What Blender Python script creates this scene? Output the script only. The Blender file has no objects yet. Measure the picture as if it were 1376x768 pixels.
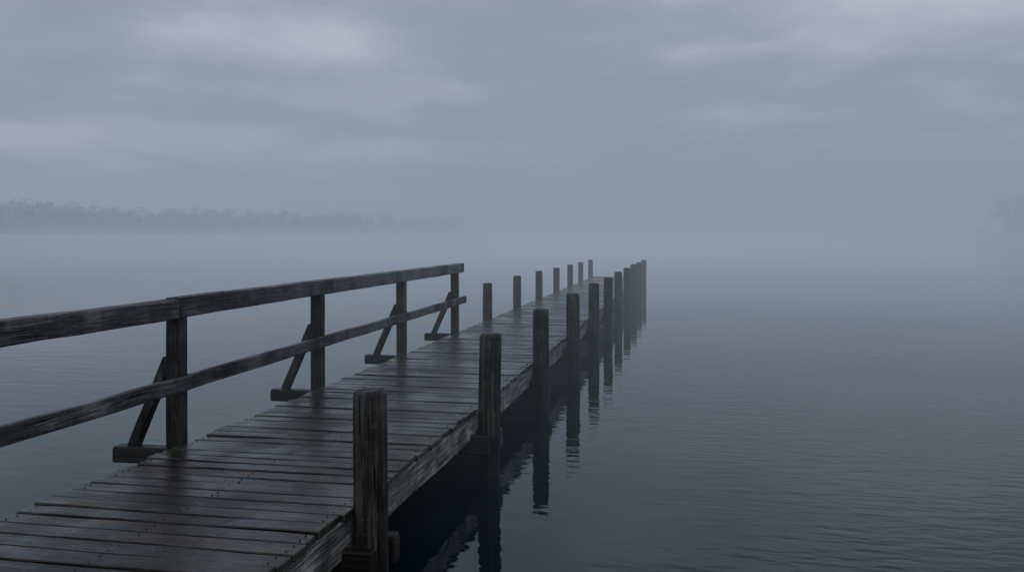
import bpy, bmesh, math, random
from mathutils import Vector, noise
random.seed(7)
sc = bpy.context.scene
sc.view_settings.view_transform='Standard'
sc.view_settings.look='None'
sc.view_settings.exposure=0
EYE=2.19
TH=math.atan(241/1200)
DECK=0.59

# ---------------------------------------------------------------- helpers
def link(o,parent=None):
    sc.collection.objects.link(o)
    if parent: o.parent=parent
    return o
def empty(name,loc=(0,0,0)):
    e=bpy.data.objects.new(name,None); e.location=loc; e.empty_display_size=.3
    return link(e)
def mesh_obj(name,bm,mat,parent=None,smooth=False):
    me=bpy.data.meshes.new(name)
    bmesh.ops.recalc_face_normals(bm,faces=bm.faces)
    bm.to_mesh(me); bm.free()
    if smooth:
        for p in me.polygons: p.use_smooth=True
    me.materials.append(mat)
    return link(bpy.data.objects.new(name,me),parent)
def beam(bm,p0,p1,w,h,up=(0,0,1),seg=.3,ch=.008,jit=.004,seed=0):
    """chamfered, slightly warped timber from p0 to p1 (w = across, h = along up)"""
    p0=Vector(p0);p1=Vector(p1);d=(p1-p0);L=d.length;d.normalize()
    up=Vector(up);side=d.cross(up).normalized();up=side.cross(d).normalized()
    a=w/2;b=h/2
    prof=[(-a+ch,-b),(a-ch,-b),(a,-b+ch),(a,b-ch),(a-ch,b),(-a+ch,b),(-a,b-ch),(-a,-b+ch)]
    n=max(2,int(L/seg)+1)
    us=[0,ch/L]+[i/n for i in range(1,n)]+[1-ch/L,1]
    rings=[]
    for k,u in enumerate(us):
        end=(k==0 or k==len(us)-1)
        ring=[]
        c=p0+d*(L*u)
        for (x,y) in prof:
            if end:
                x=x-math.copysign(ch*.8,x); y=y-math.copysign(ch*.8,y)
            p=c+side*x+up*y
            nv=noise.noise_vector(p*1.7+Vector((seed*3.1,seed*1.7,seed)))*jit + noise.noise_vector(p*9+Vector((seed,0,0)))*jit*.5
            nv-=d*nv.dot(d)*.5
            ring.append(bm.verts.new(p+nv))
        rings.append(ring)
    for r0,r1 in zip(rings,rings[1:]):
        for i in range(8):
            bm.faces.new((r0[i],r0[(i+1)%8],r1[(i+1)%8],r1[i]))
    bm.faces.new(rings[0][::-1]); bm.faces.new(rings[-1])

# ---------------------------------------------------------------- materials
def N(nt,t,**kw):
    n=nt.nodes.new(t)
    for k,v in kw.items():
        if k.startswith('i_'): n.inputs[k[2:].replace('_',' ')].default_value=v
        else: setattr(n,k,v)
    return n
def ramp(nt,stops):
    r=nt.nodes.new('ShaderNodeValToRGB')
    e=r.color_ramp.elements
    while len(e)<len(stops): e.new(.5)
    for el,(p,c) in zip(e,stops):
        el.position=p; el.color=(c[0],c[1],c[2],1) if not isinstance(c,float) else (c,c,c,1)
    return r
def wood(name,axis,dark,mid,light,rough=(.25,.7),wet=.5,moss=.3,bump=.5,grain=1.0,mosscol=(.035,.05,.02),tide=False,spec=(.45,.1),crack=.75,edge=None,wscale=1.1,lichen=0):
    m=bpy.data.materials.new(name); m.use_nodes=True; nt=m.node_tree; L=nt.links.new
    bs=nt.nodes['Principled BSDF']
    tc=N(nt,'ShaderNodeTexCoord')
    geo=N(nt,'ShaderNodeNewGeometry')
    off=N(nt,'ShaderNodeVectorMath',operation='SCALE'); off.inputs[0].default_value=(37,53,71)
    L(geo.outputs['Random Per Island'],off.inputs['Scale'])
    add=N(nt,'ShaderNodeVectorMath',operation='ADD')
    L(tc.outputs['Object'],add.inputs[0]); L(off.outputs[0],add.inputs[1])
    st=[26*grain]*3; st['xyz'.index(axis)]=1.3*grain
    mp=N(nt,'ShaderNodeMapping'); mp.inputs['Scale'].default_value=st
    L(add.outputs[0],mp.inputs['Vector'])
    g=N(nt,'ShaderNodeTexNoise',i_Scale=1.6,i_Detail=5.,i_Roughness=.7,i_Distortion=.35); L(mp.outputs[0],g.inputs['Vector'])
    st2=[70*grain]*3; st2['xyz'.index(axis)]=2.2*grain
    mp2=N(nt,'ShaderNodeMapping'); mp2.inputs['Scale'].default_value=st2
    L(add.outputs[0],mp2.inputs['Vector'])
    cr=N(nt,'ShaderNodeTexNoise',i_Scale=1.,i_Detail=2.,i_Roughness=.5); L(mp2.outputs[0],cr.inputs['Vector'])
    crr=ramp(nt,[(.32,0.),(.43,1.)]); L(cr.outputs['Fac'],crr.inputs[0])
    bl=N(nt,'ShaderNodeTexNoise',i_Scale=3.2,i_Detail=5.,i_Roughness=.65); L(add.outputs[0],bl.inputs['Vector'])
    mx=N(nt,'ShaderNodeMath',operation='MULTIPLY_ADD'); mx.inputs[1].default_value=.58
    L(g.outputs['Fac'],mx.inputs[0])
    h=N(nt,'ShaderNodeMath',operation='MULTIPLY'); h.inputs[1].default_value=.42; L(bl.outputs['Fac'],h.inputs[0]); L(h.outputs[0],mx.inputs[2])
    cr1=ramp(nt,[(.39,dark),(.5,mid),(.6,light)]); L(mx.outputs[0],cr1.inputs[0])
    hv=N(nt,'ShaderNodeHueSaturation')
    mr=N(nt,'ShaderNodeMapRange'); mr.inputs['To Min'].default_value=.55; mr.inputs['To Max'].default_value=1.5
    L(geo.outputs['Random Per Island'],mr.inputs['Value']); L(mr.outputs[0],hv.inputs['Value']); L(cr1.outputs[0],hv.inputs['Color'])
    mc=N(nt,'ShaderNodeMix',data_type='RGBA',blend_type='MULTIPLY'); mc.inputs['Factor'].default_value=crack
    L(hv.outputs[0],mc.inputs['A']); L(crr.outputs[0],mc.inputs['B'])
    mn=N(nt,'ShaderNodeTexNoise',i_Scale=5.5,i_Detail=6.,i_Roughness=.75); L(tc.outputs['Object'],mn.inputs['Vector'])
    mfac=mn.outputs['Fac']
    if edge:   # more moss towards the plank ends
        sx=N(nt,'ShaderNodeSeparateXYZ'); L(tc.outputs['Object'],sx.inputs[0])
        dd=N(nt,'ShaderNodeMath',operation='SUBTRACT'); L(sx.outputs['X'],dd.inputs[0]); dd.inputs[1].default_value=edge[0]
        ab=N(nt,'ShaderNodeMath',operation='ABSOLUTE'); L(dd.outputs[0],ab.inputs[0])
        er=N(nt,'ShaderNodeMapRange'); er.inputs['From Min'].default_value=edge[1]; er.inputs['From Max'].default_value=edge[2]; er.inputs['To Max'].default_value=.2
        L(ab.outputs[0],er.inputs['Value'])
        ea=N(nt,'ShaderNodeMath',operation='ADD'); L(mfac,ea.inputs[0]); L(er.outputs[0],ea.inputs[1]); mfac=ea.outputs[0]
    mrp=ramp(nt,[(.62-.25*moss,0.),(.75-.2*moss,1.)]); L(mfac,mrp.inputs[0])
    mf=N(nt,'ShaderNodeMath',operation='MULTIPLY'); mf.inputs[1].default_value=min(1,.35+moss*.6+(.25 if edge else 0)); L(mrp.outputs[0],mf.inputs[0])
    mm=N(nt,'ShaderNodeMix',data_type='RGBA'); L(mf.outputs[0],mm.inputs['Factor']); L(mc.outputs['Result'],mm.inputs['A']); mm.inputs['B'].default_value=(*mosscol,1)
    col=mm.outputs['Result']
    if lichen:
        ln=N(nt,'ShaderNodeTexNoise',i_Scale=16.,i_Detail=4.,i_Roughness=.7); L(add.outputs[0],ln.inputs['Vector'])
        lr=ramp(nt,[(.60,0.),(.68,1.)]); L(ln.outputs['Fac'],lr.inputs[0])
        lm=N(nt,'ShaderNodeMath',operation='MULTIPLY'); lm.inputs[1].default_value=lichen; L(lr.outputs[0],lm.inputs[0])
        lx=N(nt,'ShaderNodeMix',data_type='RGBA'); L(lm.outputs[0],lx.inputs['Factor']); L(col,lx.inputs['A']); lx.inputs['B'].default_value=(.17,.18,.165,1)
        col=lx.outputs['Result']
    wn=N(nt,'ShaderNodeTexNoise',i_Scale=wscale,i_Detail=5.,i_Roughness=.6,i_Distortion=.4); L(tc.outputs['Object'],wn.inputs['Vector'])
    wa=N(nt,'ShaderNodeMath',operation='MULTIPLY_ADD'); wa.inputs[1].default_value=.45
    L(g.outputs['Fac'],wa.inputs[0])
    wb=N(nt,'ShaderNodeMath',operation='MULTIPLY_ADD'); wb.inputs[1].default_value=.8; wb.inputs[2].default_value=-.12
    L(wn.outputs['Fac'],wb.inputs[0]); L(wb.outputs[0],wa.inputs[2])
    wr=N(nt,'ShaderNodeMapRange'); wr.inputs['From Min'].default_value=.54-.25*wet; wr.inputs['From Max'].default_value=.74-.25*wet
    L(wa.outputs[0],wr.inputs['Value'])
    for inp,(lo,hi) in (('Roughness',rough),('Specular IOR Level',spec)):
        q=N(nt,'ShaderNodeMapRange'); q.inputs['To Min'].default_value=lo; q.inputs['To Max'].default_value=hi
        L(wr.outputs[0],q.inputs['Value']); L(q.outputs[0],bs.inputs[inp])
    if tide:
        sx=N(nt,'ShaderNodeSeparateXYZ'); L(geo.outputs['Position'],sx.inputs[0])
        q=N(nt,'ShaderNodeMath',operation='MULTIPLY_ADD'); q.inputs[1].default_value=.25; L(bl.outputs['Fac'],q.inputs[0]); L(sx.outputs['Z'],q.inputs[2])
        tr=ramp(nt,[(.22,.25),(.5,1.)]); L(q.outputs[0],tr.inputs[0])
        tm=N(nt,'ShaderNodeMix',data_type='RGBA',blend_type='MULTIPLY'); tm.inputs['Factor'].default_value=1.
        L(col,tm.inputs['A']); L(tr.outputs[0],tm.inputs['B']); col=tm.outputs['Result']
    L(col,bs.inputs['Base Color'])
    bh=N(nt,'ShaderNodeMath',operation='MULTIPLY_ADD'); bh.inputs[1].default_value=.6
    L(crr.outputs[0],bh.inputs[0]); L(g.outputs['Fac'],bh.inputs[2])
    bh2=N(nt,'ShaderNodeMath',operation='MULTIPLY_ADD'); bh2.inputs[1].default_value=.8*moss
    L(mrp.outputs[0],bh2.inputs[0]); L(bh.outputs[0],bh2.inputs[2])
    bp=N(nt,'ShaderNodeBump',i_Strength=bump,i_Distance=.007); L(bh2.outputs[0],bp.inputs['Height']); L(bp.outputs[0],bs.inputs['Normal'])
    return m
XR,XL=-1.97,-3.86
M_plank=wood('wet_deck_wood','x',(.004,.0028,.0024),(.016,.0108,.0094),(.07,.052,.045),rough=(.07,.36),wet=.66,moss=.14,bump=.42,spec=(1.,.42),crack=1.,edge=((XR+XL)/2,.66,.97),wscale=1.6,lichen=.15)
M_beamY=wood('weathered_beam_wood','y',(.03,.03,.028),(.13,.13,.125),(.38,.38,.37),rough=(.45,.85),wet=.2,moss=.42,bump=.8,mosscol=(.035,.05,.022),crack=.95,lichen=.4)
M_rail=wood('weathered_rail_wood','y',(.009,.0093,.0093),(.042,.043,.044),(.17,.175,.178),rough=(.3,.8),wet=.3,moss=.2,bump=.9,crack=1.,lichen=.28)
M_cross=wood('dark_beam_wood','x',(.004,.004,.0033),(.012,.011,.0095),(.03,.028,.025),rough=(.4,.8),wet=.3,moss=.3,bump=.7,spec=(.3,.06))
M_railpost=wood('rail_post_wood','z',(.004,.0038,.0034),(.016,.0155,.0145),(.06,.058,.055),rough=(.4,.8),wet=.3,moss=.3,bump=.9,spec=(.3,.06),crack=.95,lichen=.2)
M_pile=wood('piling_wood','z',(.004,.0038,.0033),(.016,.015,.013),(.075,.072,.063),rough=(.4,.85),wet=.3,moss=.42,bump=1.,grain=.8,tide=True,spec=(.3,.05),crack=1.,mosscol=(.026,.034,.015),lichen=.2)
M_nail=bpy.data.materials.new('rusty_nail'); M_nail.use_nodes=True
nt=M_nail.node_tree; nn=N(nt,'ShaderNodeTexNoise',i_Scale=40.); rr_=ramp(nt,[(.3,(.006,.005,.004)),(.7,(.03,.014,.008))]); nt.links.new(nn.outputs['Fac'],rr_.inputs[0]); nt.links.new(rr_.outputs[0],nt.nodes['Principled BSDF'].inputs['Base Color'])

# ---------------------------------------------------------------- pier
T0,T1=-4.0,36.2
pier=empty('wooden_pier')
bm=bmesh.new(); t=T0; i=0; bn=bmesh.new()
while t<T1:
    w=random.uniform(.130,.156); gap=random.uniform(.012,.021)
    zz=DECK-.021+random.uniform(-.004,.004)
    a=random.uniform(-.006,.006)
    beam(bm,(XL+random.uniform(-.022,.015),t+w/2+a,zz+random.uniform(-.003,.003)),
            (XR+random.uniform(-.012,.02),t+w/2-a,zz+random.uniform(-.003,.003)),w,.042,seg=.24,ch=.006,jit=.005,seed=i%17)
    for X in (XR-.06,XL+.06,(XR+XL)/2):
        for q in (.25,.75):
            cx=X+random.uniform(-.012,.012); cy=t+w*q+random.uniform(-.006,.006); r=.0055; z=zz+.0215
            top=[bn.verts.new((cx+r*math.cos(k*math.pi/3),cy+r*math.sin(k*math.pi/3),z+.002)) for k in range(6)]
            bot=[bn.verts.new((v.co.x,v.co.y,z-.012)) for v in top]
            bn.faces.new(top)
            for k in range(6): bn.faces.new((top[k],bot[k],bot[(k+1)%6],top[(k+1)%6]))
    t+=w+gap; i+=1
mesh_obj('deck_planks',bm,M_plank,pier)
mesh_obj('nail_heads',bn,M_nail,pier)
bm=bmesh.new()
SP=3.05; PT=[5.06+SP*k for k in range(11)]
ALLT=[PT[0]-SP*2,PT[0]-SP]+PT
for X in (XR-.06,XL+.06,(XR+XL)/2):
    y=T0; j=0
    for tt in [PT[0]-SP*3+.3]+[p+random.uniform(-.2,.2) for p in (PT[0]-SP+.1,PT[2],PT[4],PT[6],PT[8])]+[T1-.05]:
        if tt<=y: continue
        beam(bm,(X+random.uniform(-.006,.006),y+.004,DECK-.045-.115),(X,tt-.004,DECK-.045-.115),.09,.225,seg=.25,ch=.008,jit=.007,seed=j+X); y=tt; j+=1
mesh_obj('stringer_beams',bm,M_beamY,pier)
bm=bmesh.new()
for k,tt in enumerate(ALLT):
    beam(bm,(XL-.17,tt+.15,.29),(XR+.21,tt+.15,.29),.10,.18,seg=.3,ch=.01,jit=.006,seed=k)
    beam(bm,(XL-.17,tt-.155,.29),(XR+.17,tt-.155,.29),.09,.17,seg=.3,ch=.01,jit=.006,seed=k+5)
beam(bm,(XL,T1+.03,DECK-.16),(XR,T1+.03,DECK-.16),.05,.2,seed=3)
mesh_obj('pile_caps',bm,M_cross,pier)

def piling(X,Y,top,r,seed):
    bm=bmesh.new(); n=28
    rnd=random.Random(seed)
    zs=[-1.6,-.8,-.3,0,.15,.3,.45,.6,.75,.9,1.05,1.15]
    zs=[z for z in zs if z<top-.06]+[top-.03,top-.008]
    lx=rnd.uniform(-.014,.014); ly=rnd.uniform(-.012,.012)
    rings=[]
    for z in zs:
        ring=[]
        for a in range(n):
            an=2*math.pi*a/n
            rr=r*(1+.045*noise.noise(Vector((math.cos(an)*1.6,math.sin(an)*1.6,z*.8+seed*7)))+.025*noise.noise(Vector((math.cos(an)*5,math.sin(an)*5,z*2+seed*3))))
            rr*=1.0+(.35-z)*.02
            zo=z
            if z>top-.01: rr*=.92
            if z>top-.04: zo+=.016*noise.noise(Vector((math.cos(an)*2,math.sin(an)*2,seed)))
            ring.append(bm.verts.new((math.cos(an)*rr+lx*z,math.sin(an)*rr+ly*z,zo)))
        rings.append(ring)
    for r0,r1 in zip(rings,rings[1:]):
        for a in range(n): bm.faces.new((r0[a],r0[(a+1)%n],r1[(a+1)%n],r1[a]))
    prev=rings[-1]
    for q in (.8,.45):
        ring=[bm.verts.new((v.co.x*q/ (1 if q==.8 else .8) ,v.co.y*q/(1 if q==.8 else .8),top+.002-.004*(q<.5)+.008*noise.noise(Vector((v.co.x*30,v.co.y*30,seed))))) for v in prev]
        for a in range(n): bm.faces.new((prev[a],prev[(a+1)%n],ring[(a+1)%n],ring[a]))
        prev=ring
    bm.faces.new(prev)
    o=mesh_obj('wooden_piling',bm,M_pile,smooth=True)
    o.location=(X,Y,0)
    o.data.set_sharp_from_angle(angle=math.radians(40))
XPR=-1.853; XPL=-3.955
for k,tt in enumerate(PT):
    piling(XPR+random.uniform(-.01,.01),tt+random.uniform(-.03,.03),DECK+.69+random.uniform(-.012,.015),.104+random.uniform(-.003,.007),k+1)
for k,tt in enumerate(PT):
    if k>=4: piling(XPL+random.uniform(-.01,.01),tt+random.uniform(-.04,.04),DECK+.69+random.uniform(-.02,.02),.095,k+30)
    else: piling(XPL+.1,tt,DECK-.06,.10,k+30)

# ---------------------------------------------------------------- railing
rail=empty('wooden_railing')
RT=[.7,3.5,6.33,9.02,11.86,14.7]
bmp=bmesh.new(); bmo=bmesh.new(); bmb=bmesh.new()
for k,tt in enumerate(RT):
    beam(bmp,(-3.945,tt,.545),(-3.945,tt,1.572),.12,.12,up=(0,1,0),seg=.15,ch=.008,jit=.005,seed=k)
    beam(bmo,(-4.47,tt,.48),(-3.62,tt,.48),.12,.125,seg=.15,ch=.01,jit=.006,seed=k+3)
    beam(bmb,(-4.32,tt,.535),(-4.005,tt,1.24),.08,.085,up=(0,1,0),seg=.15,ch=.007,jit=.005,seed=k+8)
mesh_obj('rail_posts',bmp,M_railpost,rail); mesh_obj('outrigger_beams',bmo,M_cross,rail); mesh_obj('diagonal_braces',bmb,M_railpost,rail)
bm=bmesh.new()
beam(bm,(-3.94,-2,1.628),(-3.94,3.3,1.628),.135,.15,seg=.3,jit=.005,seed=1)
beam(bm,(-3.94,3.31,1.630),(-3.94,6.26,1.632),.135,.15,seg=.3,jit=.005,seed=2)
beam(bm,(-3.942,6.27,1.642),(-3.94,15.05,1.652),.135,.155,seg=.3,jit=.005,seed=4)
mesh_obj('top_rail',bm,M_rail,rail)
bm=bmesh.new()
beam(bm,(-3.855,-2,1.05),(-3.855,6.35,1.055),.055,.115,seg=.3,jit=.005,seed=6)
beam(bm,(-3.857,6.36,1.06),(-3.855,15.05,1.105),.055,.115,seg=.3,jit=.005,seed=7)
mesh_obj('middle_rail',bm,M_rail,rail)

# ---------------------------------------------------------------- water
m=bpy.data.materials.new('lake_water'); m.use_nodes=True; nt=m.node_tree; L=nt.links.new
bs=nt.nodes['Principled BSDF']; bs.inputs['Base Color'].default_value=(.004,.010,.018,1)
bs.inputs['Roughness'].default_value=.02; bs.inputs['IOR'].default_value=1.333
geo=N(nt,'ShaderNodeNewGeometry')
mp=N(nt,'ShaderNodeMapping'); mp.inputs['Rotation'].default_value=(0,0,math.radians(12)); mp.inputs['Scale'].default_value=(.75,2.0,1)
L(geo.outputs['Position'],mp.inputs[0])
n1=N(nt,'ShaderNodeTexNoise',i_Scale=1.9,i_Detail=2.,i_Roughness=.4,i_Distortion=.3); L(mp.outputs[0],n1.inputs['Vector'])
mp2=N(nt,'ShaderNodeMapping'); mp2.inputs['Rotation'].default_value=(0,0,math.radians(-16)); mp2.inputs['Scale'].default_value=(1.2,3.6,1)
L(geo.outputs['Position'],mp2.inputs[0])
n2=N(nt,'ShaderNodeTexNoise',i_Scale=2.5,i_Detail=2.,i_Roughness=.5,i_Distortion=.2); L(mp2.outputs[0],n2.inputs['Vector'])
pn=N(nt,'ShaderNodeTexNoise',i_Scale=.16,i_Detail=3.); L(geo.outputs['Position'],pn.inputs['Vector'])
sx=N(nt,'ShaderNodeSeparateXYZ'); L(geo.outputs['Position'],sx.inputs[0])
rx=N(nt,'ShaderNodeMapRange',interpolation_type='SMOOTHSTEP'); rx.inputs['From Min'].default_value=-1.2; rx.inputs['From Max'].default_value=2.2; rx.inputs['To Max'].default_value=.22
L(sx.outputs['X'],rx.inputs['Value'])
ry=N(nt,'ShaderNodeMapRange',interpolation_type='SMOOTHSTEP'); ry.inputs['From Min'].default_value=9; ry.inputs['From Max'].default_value=30; ry.inputs['To Max'].default_value=-.22
L(sx.outputs['Y'],ry.inputs['Value'])
pa=N(nt,'ShaderNodeMath',operation='ADD'); L(pn.outputs['Fac'],pa.inputs[0]); L(rx.outputs[0],pa.inputs[1])
pb=N(nt,'ShaderNodeMath',operation='ADD'); L(pa.outputs[0],pb.inputs[0]); L(ry.outputs[0],pb.inputs[1])
pr=ramp(nt,[(.40,.12),(.70,1.)]); L(pb.outputs[0],pr.inputs[0])
a=N(nt,'ShaderNodeMath',operation='MULTIPLY'); L(n2.outputs['Fac'],a.inputs[0]); L(pr.outputs[0],a.inputs[1])
b=N(nt,'ShaderNodeMath',operation='MULTIPLY_ADD'); b.inputs[1].default_value=1.6; L(a.outputs[0],b.inputs[0]); L(n1.outputs['Fac'],b.inputs[2])
bp=N(nt,'ShaderNodeBump',i_Strength=.25,i_Distance=.02); L(b.outputs[0],bp.inputs['Height']); L(bp.outputs[0],bs.inputs['Normal'])
bm=bmesh.new()
S=3000
bm.faces.new([bm.verts.new(v) for v in ((-S,-S,0),(S,-S,0),(S,S,0),(-S,S,0))])
mesh_obj('lake_water',bm,m)

# ---------------------------------------------------------------- far shore
def wp(px,dist,z=0):
    az=math.atan((px-688)/1200)-TH
    return Vector((dist*math.sin(az),dist*math.cos(az),z))
M_leaf=bpy.data.materials.new('tree_foliage'); M_leaf.use_nodes=True
nt=M_leaf.node_tree; g=N(nt,'ShaderNodeNewGeometry'); r=ramp(nt,[(0,(.018,.024,.015)),(1,(.042,.053,.033))]); nt.links.new(g.outputs['Random Per Island'],r.inputs[0]); nt.links.new(r.outputs[0],nt.nodes['Principled BSDF'].inputs['Base Color'])
nt.nodes['Principled BSDF'].inputs['Roughness'].default_value=.9
nt.nodes['Principled BSDF'].inputs['Specular IOR Level'].default_value=.1
M_soil=bpy.data.materials.new('shore_ground'); M_soil.use_nodes=True
nt=M_soil.node_tree; g=N(nt,'ShaderNodeTexNoise',i_Scale=.5,i_Detail=6.); r=ramp(nt,[(.3,(.018,.022,.015)),(.7,(.035,.038,.026))]); nt.links.new(g.outputs['Fac'],r.inputs[0]); nt.links.new(r.outputs[0],nt.nodes['Principled BSDF'].inputs['Base Color'])
rnd=random.Random(3)
V=[];F=[]
def tree(base,H):
    n=5;r0=H*.022
    lean=Vector((rnd.uniform(-.05,.05),rnd.uniform(-.05,.05),1))
    st=len(V)
    for k,(u,rr) in enumerate(((0,1.),(.4,.7),(.85,.25))):
        for a in range(n):
            an=a*2*math.pi/n; V.append(base+lean*(H*u)+Vector((math.cos(an),math.sin(an),0))*r0*rr)
    for k in range(2):
        for a in range(n): F.append((st+k*n+a,st+k*n+(a+1)%n,st+(k+1)*n+(a+1)%n,st+(k+1)*n+a))
    cl=[]
    for q in range(12):
        an=rnd.uniform(0,6.28);u=.1+.8*(q+rnd.random())/12
        rad=H*.36*math.sqrt(max(.05,1-((u-.42)/.58)**2))*rnd.uniform(.2,1)
        c=base+lean*(H*u)+Vector((math.cos(an)*rad,math.sin(an)*rad,0)); cl.append((c,H*rnd.uniform(.12,.19)))
        s=len(V); p=base+lean*(H*max(.05,u-.15)); w=Vector((0,0,r0*.4))
        V.extend([p-w,p+w,c+w*.3,c-w*.3]); F.append((s,s+1,s+2,s+3))
    for c,R in cl:
        for _ in range(28):
            d=Vector((rnd.gauss(0,1),rnd.gauss(0,1),rnd.gauss(0,.7)))*R*.5
            s=rnd.uniform(.08,.3)*H/8
            a=Vector((rnd.uniform(-1,1),rnd.uniform(-1,1),rnd.uniform(-1,1))).normalized()
            b=a.cross(Vector((rnd.uniform(-1,1),rnd.uniform(-1,1),rnd.uniform(-1,1)))).normalized()
            q=len(V);p=c+d
            V.extend([p-a*s,p-b*s*.8,p+a*s,p+b*s*.8]);F.append((q,q+1,q+2,q+3))
def shore(x0,x1,d0,d1,h0,h1,n,hill):
    global V,F
    V=[];F=[]
    for i in range(n):
        u=(i+rnd.random())/n; px=x0+(x1-x0)*u; row=rnd.random()**.8
        d=d0+(d1-d0)*u+row*30+3
        H=(h0+(h1-h0)*u)*rnd.uniform(.85,1.05)*(1+.25*noise.noise(Vector((px*.008,0,3))))
        tree(wp(px,d,row*hill),H)
    me=bpy.data.meshes.new('distant_treeline'); me.from_pydata(V,[],F); me.materials.append(M_leaf)
    link(bpy.data.objects.new('distant_treeline',me))
    bm=bmesh.new(); rows=[]
    K=80
    for j,(o,z) in enumerate(((0,-.3),(2,.2),(10,.35*hill),(20,.7*hill),(34,1.1*hill),(60,-.5))):
        rows.append([bm.verts.new(wp(x0-40+(x1-x0+80)*k/K,d0+(d1-d0)*k/K+o+1.5*noise.noise(Vector((k*.3,j,0))),z+(z>0)*.4*noise.noise(Vector((k*.4,j,5))))) for k in range(K+1)])
    for a,b in zip(rows,rows[1:]):
        for k in range(K): bm.faces.new((a[k],a[k+1],b[k+1],b[k]))
    mesh_obj('distant_shore',bm,M_soil,smooth=True)
shore(-600,620,112,186,6.0,4.8,520,3.5)
shore(1352,1900,160,145,8.5,11,120,3)

# ---------------------------------------------------------------- fog (homogeneous volumes, self-glowing in place of scattered sky light)
def volmat(name,sig,Lc):
    m=bpy.data.materials.new(name); m.use_nodes=True; nt=m.node_tree; nt.nodes.clear()
    out=N(nt,'ShaderNodeOutputMaterial'); ab=N(nt,'ShaderNodeVolumeAbsorption'); ab.inputs['Color'].default_value=(0,0,0,1); ab.inputs['Density'].default_value=sig
    em=N(nt,'ShaderNodeEmission'); em.inputs['Color'].default_value=(*Lc,1); em.inputs['Strength'].default_value=sig  # constant glow colour stands in for skylight scattered by fog and mist
    ad=N(nt,'ShaderNodeAddShader'); nt.links.new(ab.outputs[0],ad.inputs[0]); nt.links.new(em.outputs[0],ad.inputs[1]); nt.links.new(ad.outputs[0],out.inputs['Volume'])
    return m
def fogbox(name,x0,x1,y0,y1,z1,sig,col):
    bm=bmesh.new(); bmesh.ops.create_cube(bm,size=1)
    o=mesh_obj(name,bm,volmat(name,sig,col))
    o.scale=(x1-x0,y1-y0,z1+1); o.location=((x0+x1)/2,(y0+y1)/2,(z1-1)/2)
fogbox('fog',-1390,1390,6,1390,24,.0076,(.268,.322,.398))
fogbox('fog',-34,1380,18,1380,16,.0085,(.228,.285,.370))
fogbox('mist',-1370,25,50,1370,2.5,.007,(.30,.352,.425))
fogbox('mist',-1360,10,72,1360,3.3,.0045,(.30,.352,.425))
fogbox('mist',-1350,5,88,1350,4.6,.0025,(.29,.342,.415))

# ---------------------------------------------------------------- world
w=bpy.data.worlds.new('World'); sc.world=w; w.use_nodes=True; nt=w.node_tree; L=nt.links.new
bg=nt.nodes['Background']; bg.inputs['Strength'].default_value=.1
sky=N(nt,'ShaderNodeTexSky',sky_type='NISHITA',sun_disc=False); sky.sun_elevation=math.radians(50); sky.sun_rotation=math.radians(155)
tc=N(nt,'ShaderNodeTexCoord'); sx=N(nt,'ShaderNodeSeparateXYZ'); L(tc.outputs['Generated'],sx.inputs[0])
zc=N(nt,'ShaderNodeMath',operation='MAXIMUM'); zc.inputs[1].default_value=0; L(sx.outputs['Z'],zc.inputs[0])
za=N(nt,'ShaderNodeMath',operation='ADD'); za.inputs[1].default_value=.14; L(zc.outputs[0],za.inputs[0])
dx=N(nt,'ShaderNodeMath',operation='DIVIDE'); L(sx.outputs['X'],dx.inputs[0]); L(za.outputs[0],dx.inputs[1])
dy=N(nt,'ShaderNodeMath',operation='DIVIDE'); L(sx.outputs['Y'],dy.inputs[0]); L(za.outputs[0],dy.inputs[1])
cb=N(nt,'ShaderNodeCombineXYZ'); L(dx.outputs[0],cb.inputs[0]); L(dy.outputs[0],cb.inputs[1]); cb.inputs[2].default_value=9.7
cn=N(nt,'ShaderNodeTexNoise',i_Scale=1.35,i_Detail=6.,i_Roughness=.52,i_Distortion=.2); L(cb.outputs[0],cn.inputs['Vector'])
fac=N(nt,'ShaderNodeMath',operation='MULTIPLY_ADD'); fac.inputs[1].default_value=.85; fac.inputs[2].default_value=.07; L(cn.outputs['Fac'],fac.inputs[0])
facs=fac.outputs[0]
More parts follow.
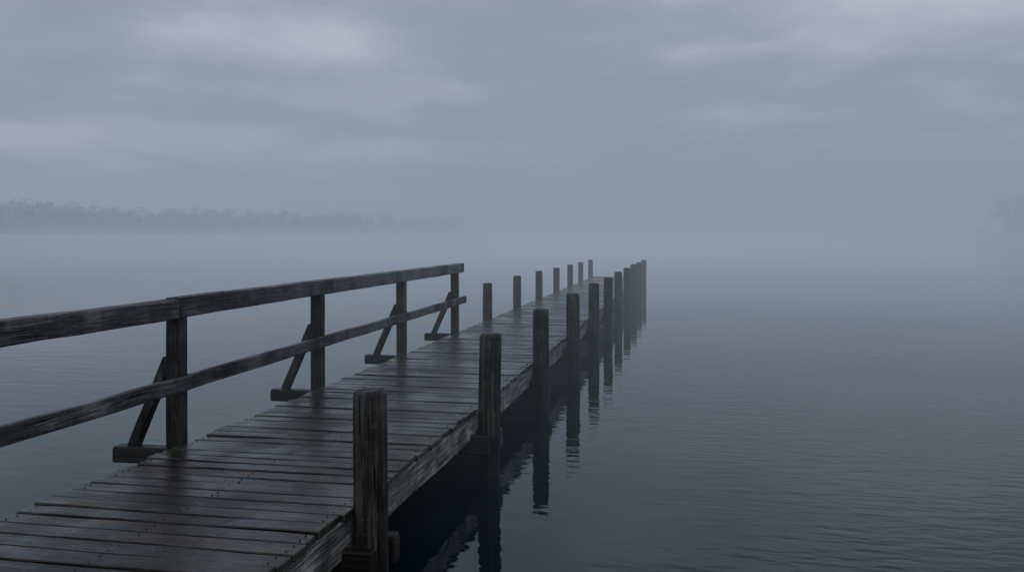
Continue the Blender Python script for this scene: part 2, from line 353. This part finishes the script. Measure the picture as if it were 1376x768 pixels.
# thinner parts of the cloud deck (positions are world directions)
for px,py,rx,rz,amp in ((400,50,220,40,.13),(120,190,300,34,.2),(1070,75,220,36,.09),(620,205,230,28,.2),(760,130,330,45,-.05),(60,80,200,45,-.04)):
    az=math.atan((px-688)/1200)-TH; el=math.atan((318-py)/1200*math.cos(az+TH))
    c=(math.sin(az)*math.cos(el),math.cos(az)*math.cos(el),math.sin(el))
    sb=N(nt,'ShaderNodeVectorMath',operation='SUBTRACT'); L(tc.outputs['Generated'],sb.inputs[0]); sb.inputs[1].default_value=c
    ms=N(nt,'ShaderNodeVectorMath',operation='MULTIPLY'); L(sb.outputs[0],ms.inputs[0]); ms.inputs[1].default_value=(1200/rx,1200/rx,1200/rz)
    ln=N(nt,'ShaderNodeVectorMath',operation='LENGTH'); L(ms.outputs[0],ln.inputs[0])
    mr=N(nt,'ShaderNodeMapRange',interpolation_type='SMOOTHERSTEP'); mr.inputs['From Min'].default_value=1.3; mr.inputs['From Max'].default_value=0; mr.inputs['To Max'].default_value=amp
    L(ln.outputs['Value'],mr.inputs['Value'])
    ad=N(nt,'ShaderNodeMath',operation='ADD'); L(facs,ad.inputs[0]); L(mr.outputs[0],ad.inputs[1]); facs=ad.outputs[0]
cr=ramp(nt,[(.34,(.265,.305,.37)),(.5,(.37,.415,.485)),(.70,(.80,.82,.92))]); L(facs,cr.inputs[0])
hi=N(nt,'ShaderNodeMapRange',interpolation_type='SMOOTHSTEP'); hi.inputs['From Min'].default_value=.26; hi.inputs['From Max'].default_value=.5; hi.inputs['To Min'].default_value=10.; hi.inputs['To Max'].default_value=6.2
L(zc.outputs[0],hi.inputs['Value'])
ml=N(nt,'ShaderNodeVectorMath',operation='SCALE'); L(hi.outputs[0],ml.inputs['Scale']); L(cr.outputs[0],ml.inputs[0])
mx=N(nt,'ShaderNodeMix',data_type='RGBA'); mx.inputs['Factor'].default_value=.95; L(sky.outputs[0],mx.inputs['A']); L(ml.outputs[0],mx.inputs['B'])
L(mx.outputs['Result'],bg.inputs['Color'])

sl=bpy.data.lights.new('sun','SUN'); sl.energy=.5; sl.angle=math.radians(30); sl.color=(1,.97,.95)
so=link(bpy.data.objects.new('sun',sl)); so.rotation_euler=(math.radians(40),0,math.radians(25))

# ---------------------------------------------------------------- camera
cd=bpy.data.cameras.new('camera'); co=link(bpy.data.objects.new('camera',cd))
co.location=(0,0,EYE); co.rotation_euler=(math.radians(90),0,TH)
cd.sensor_width=36; cd.lens=1200/1376*36; cd.shift_y=-66/1376; cd.clip_start=.05; cd.clip_end=8000
sc.camera=co
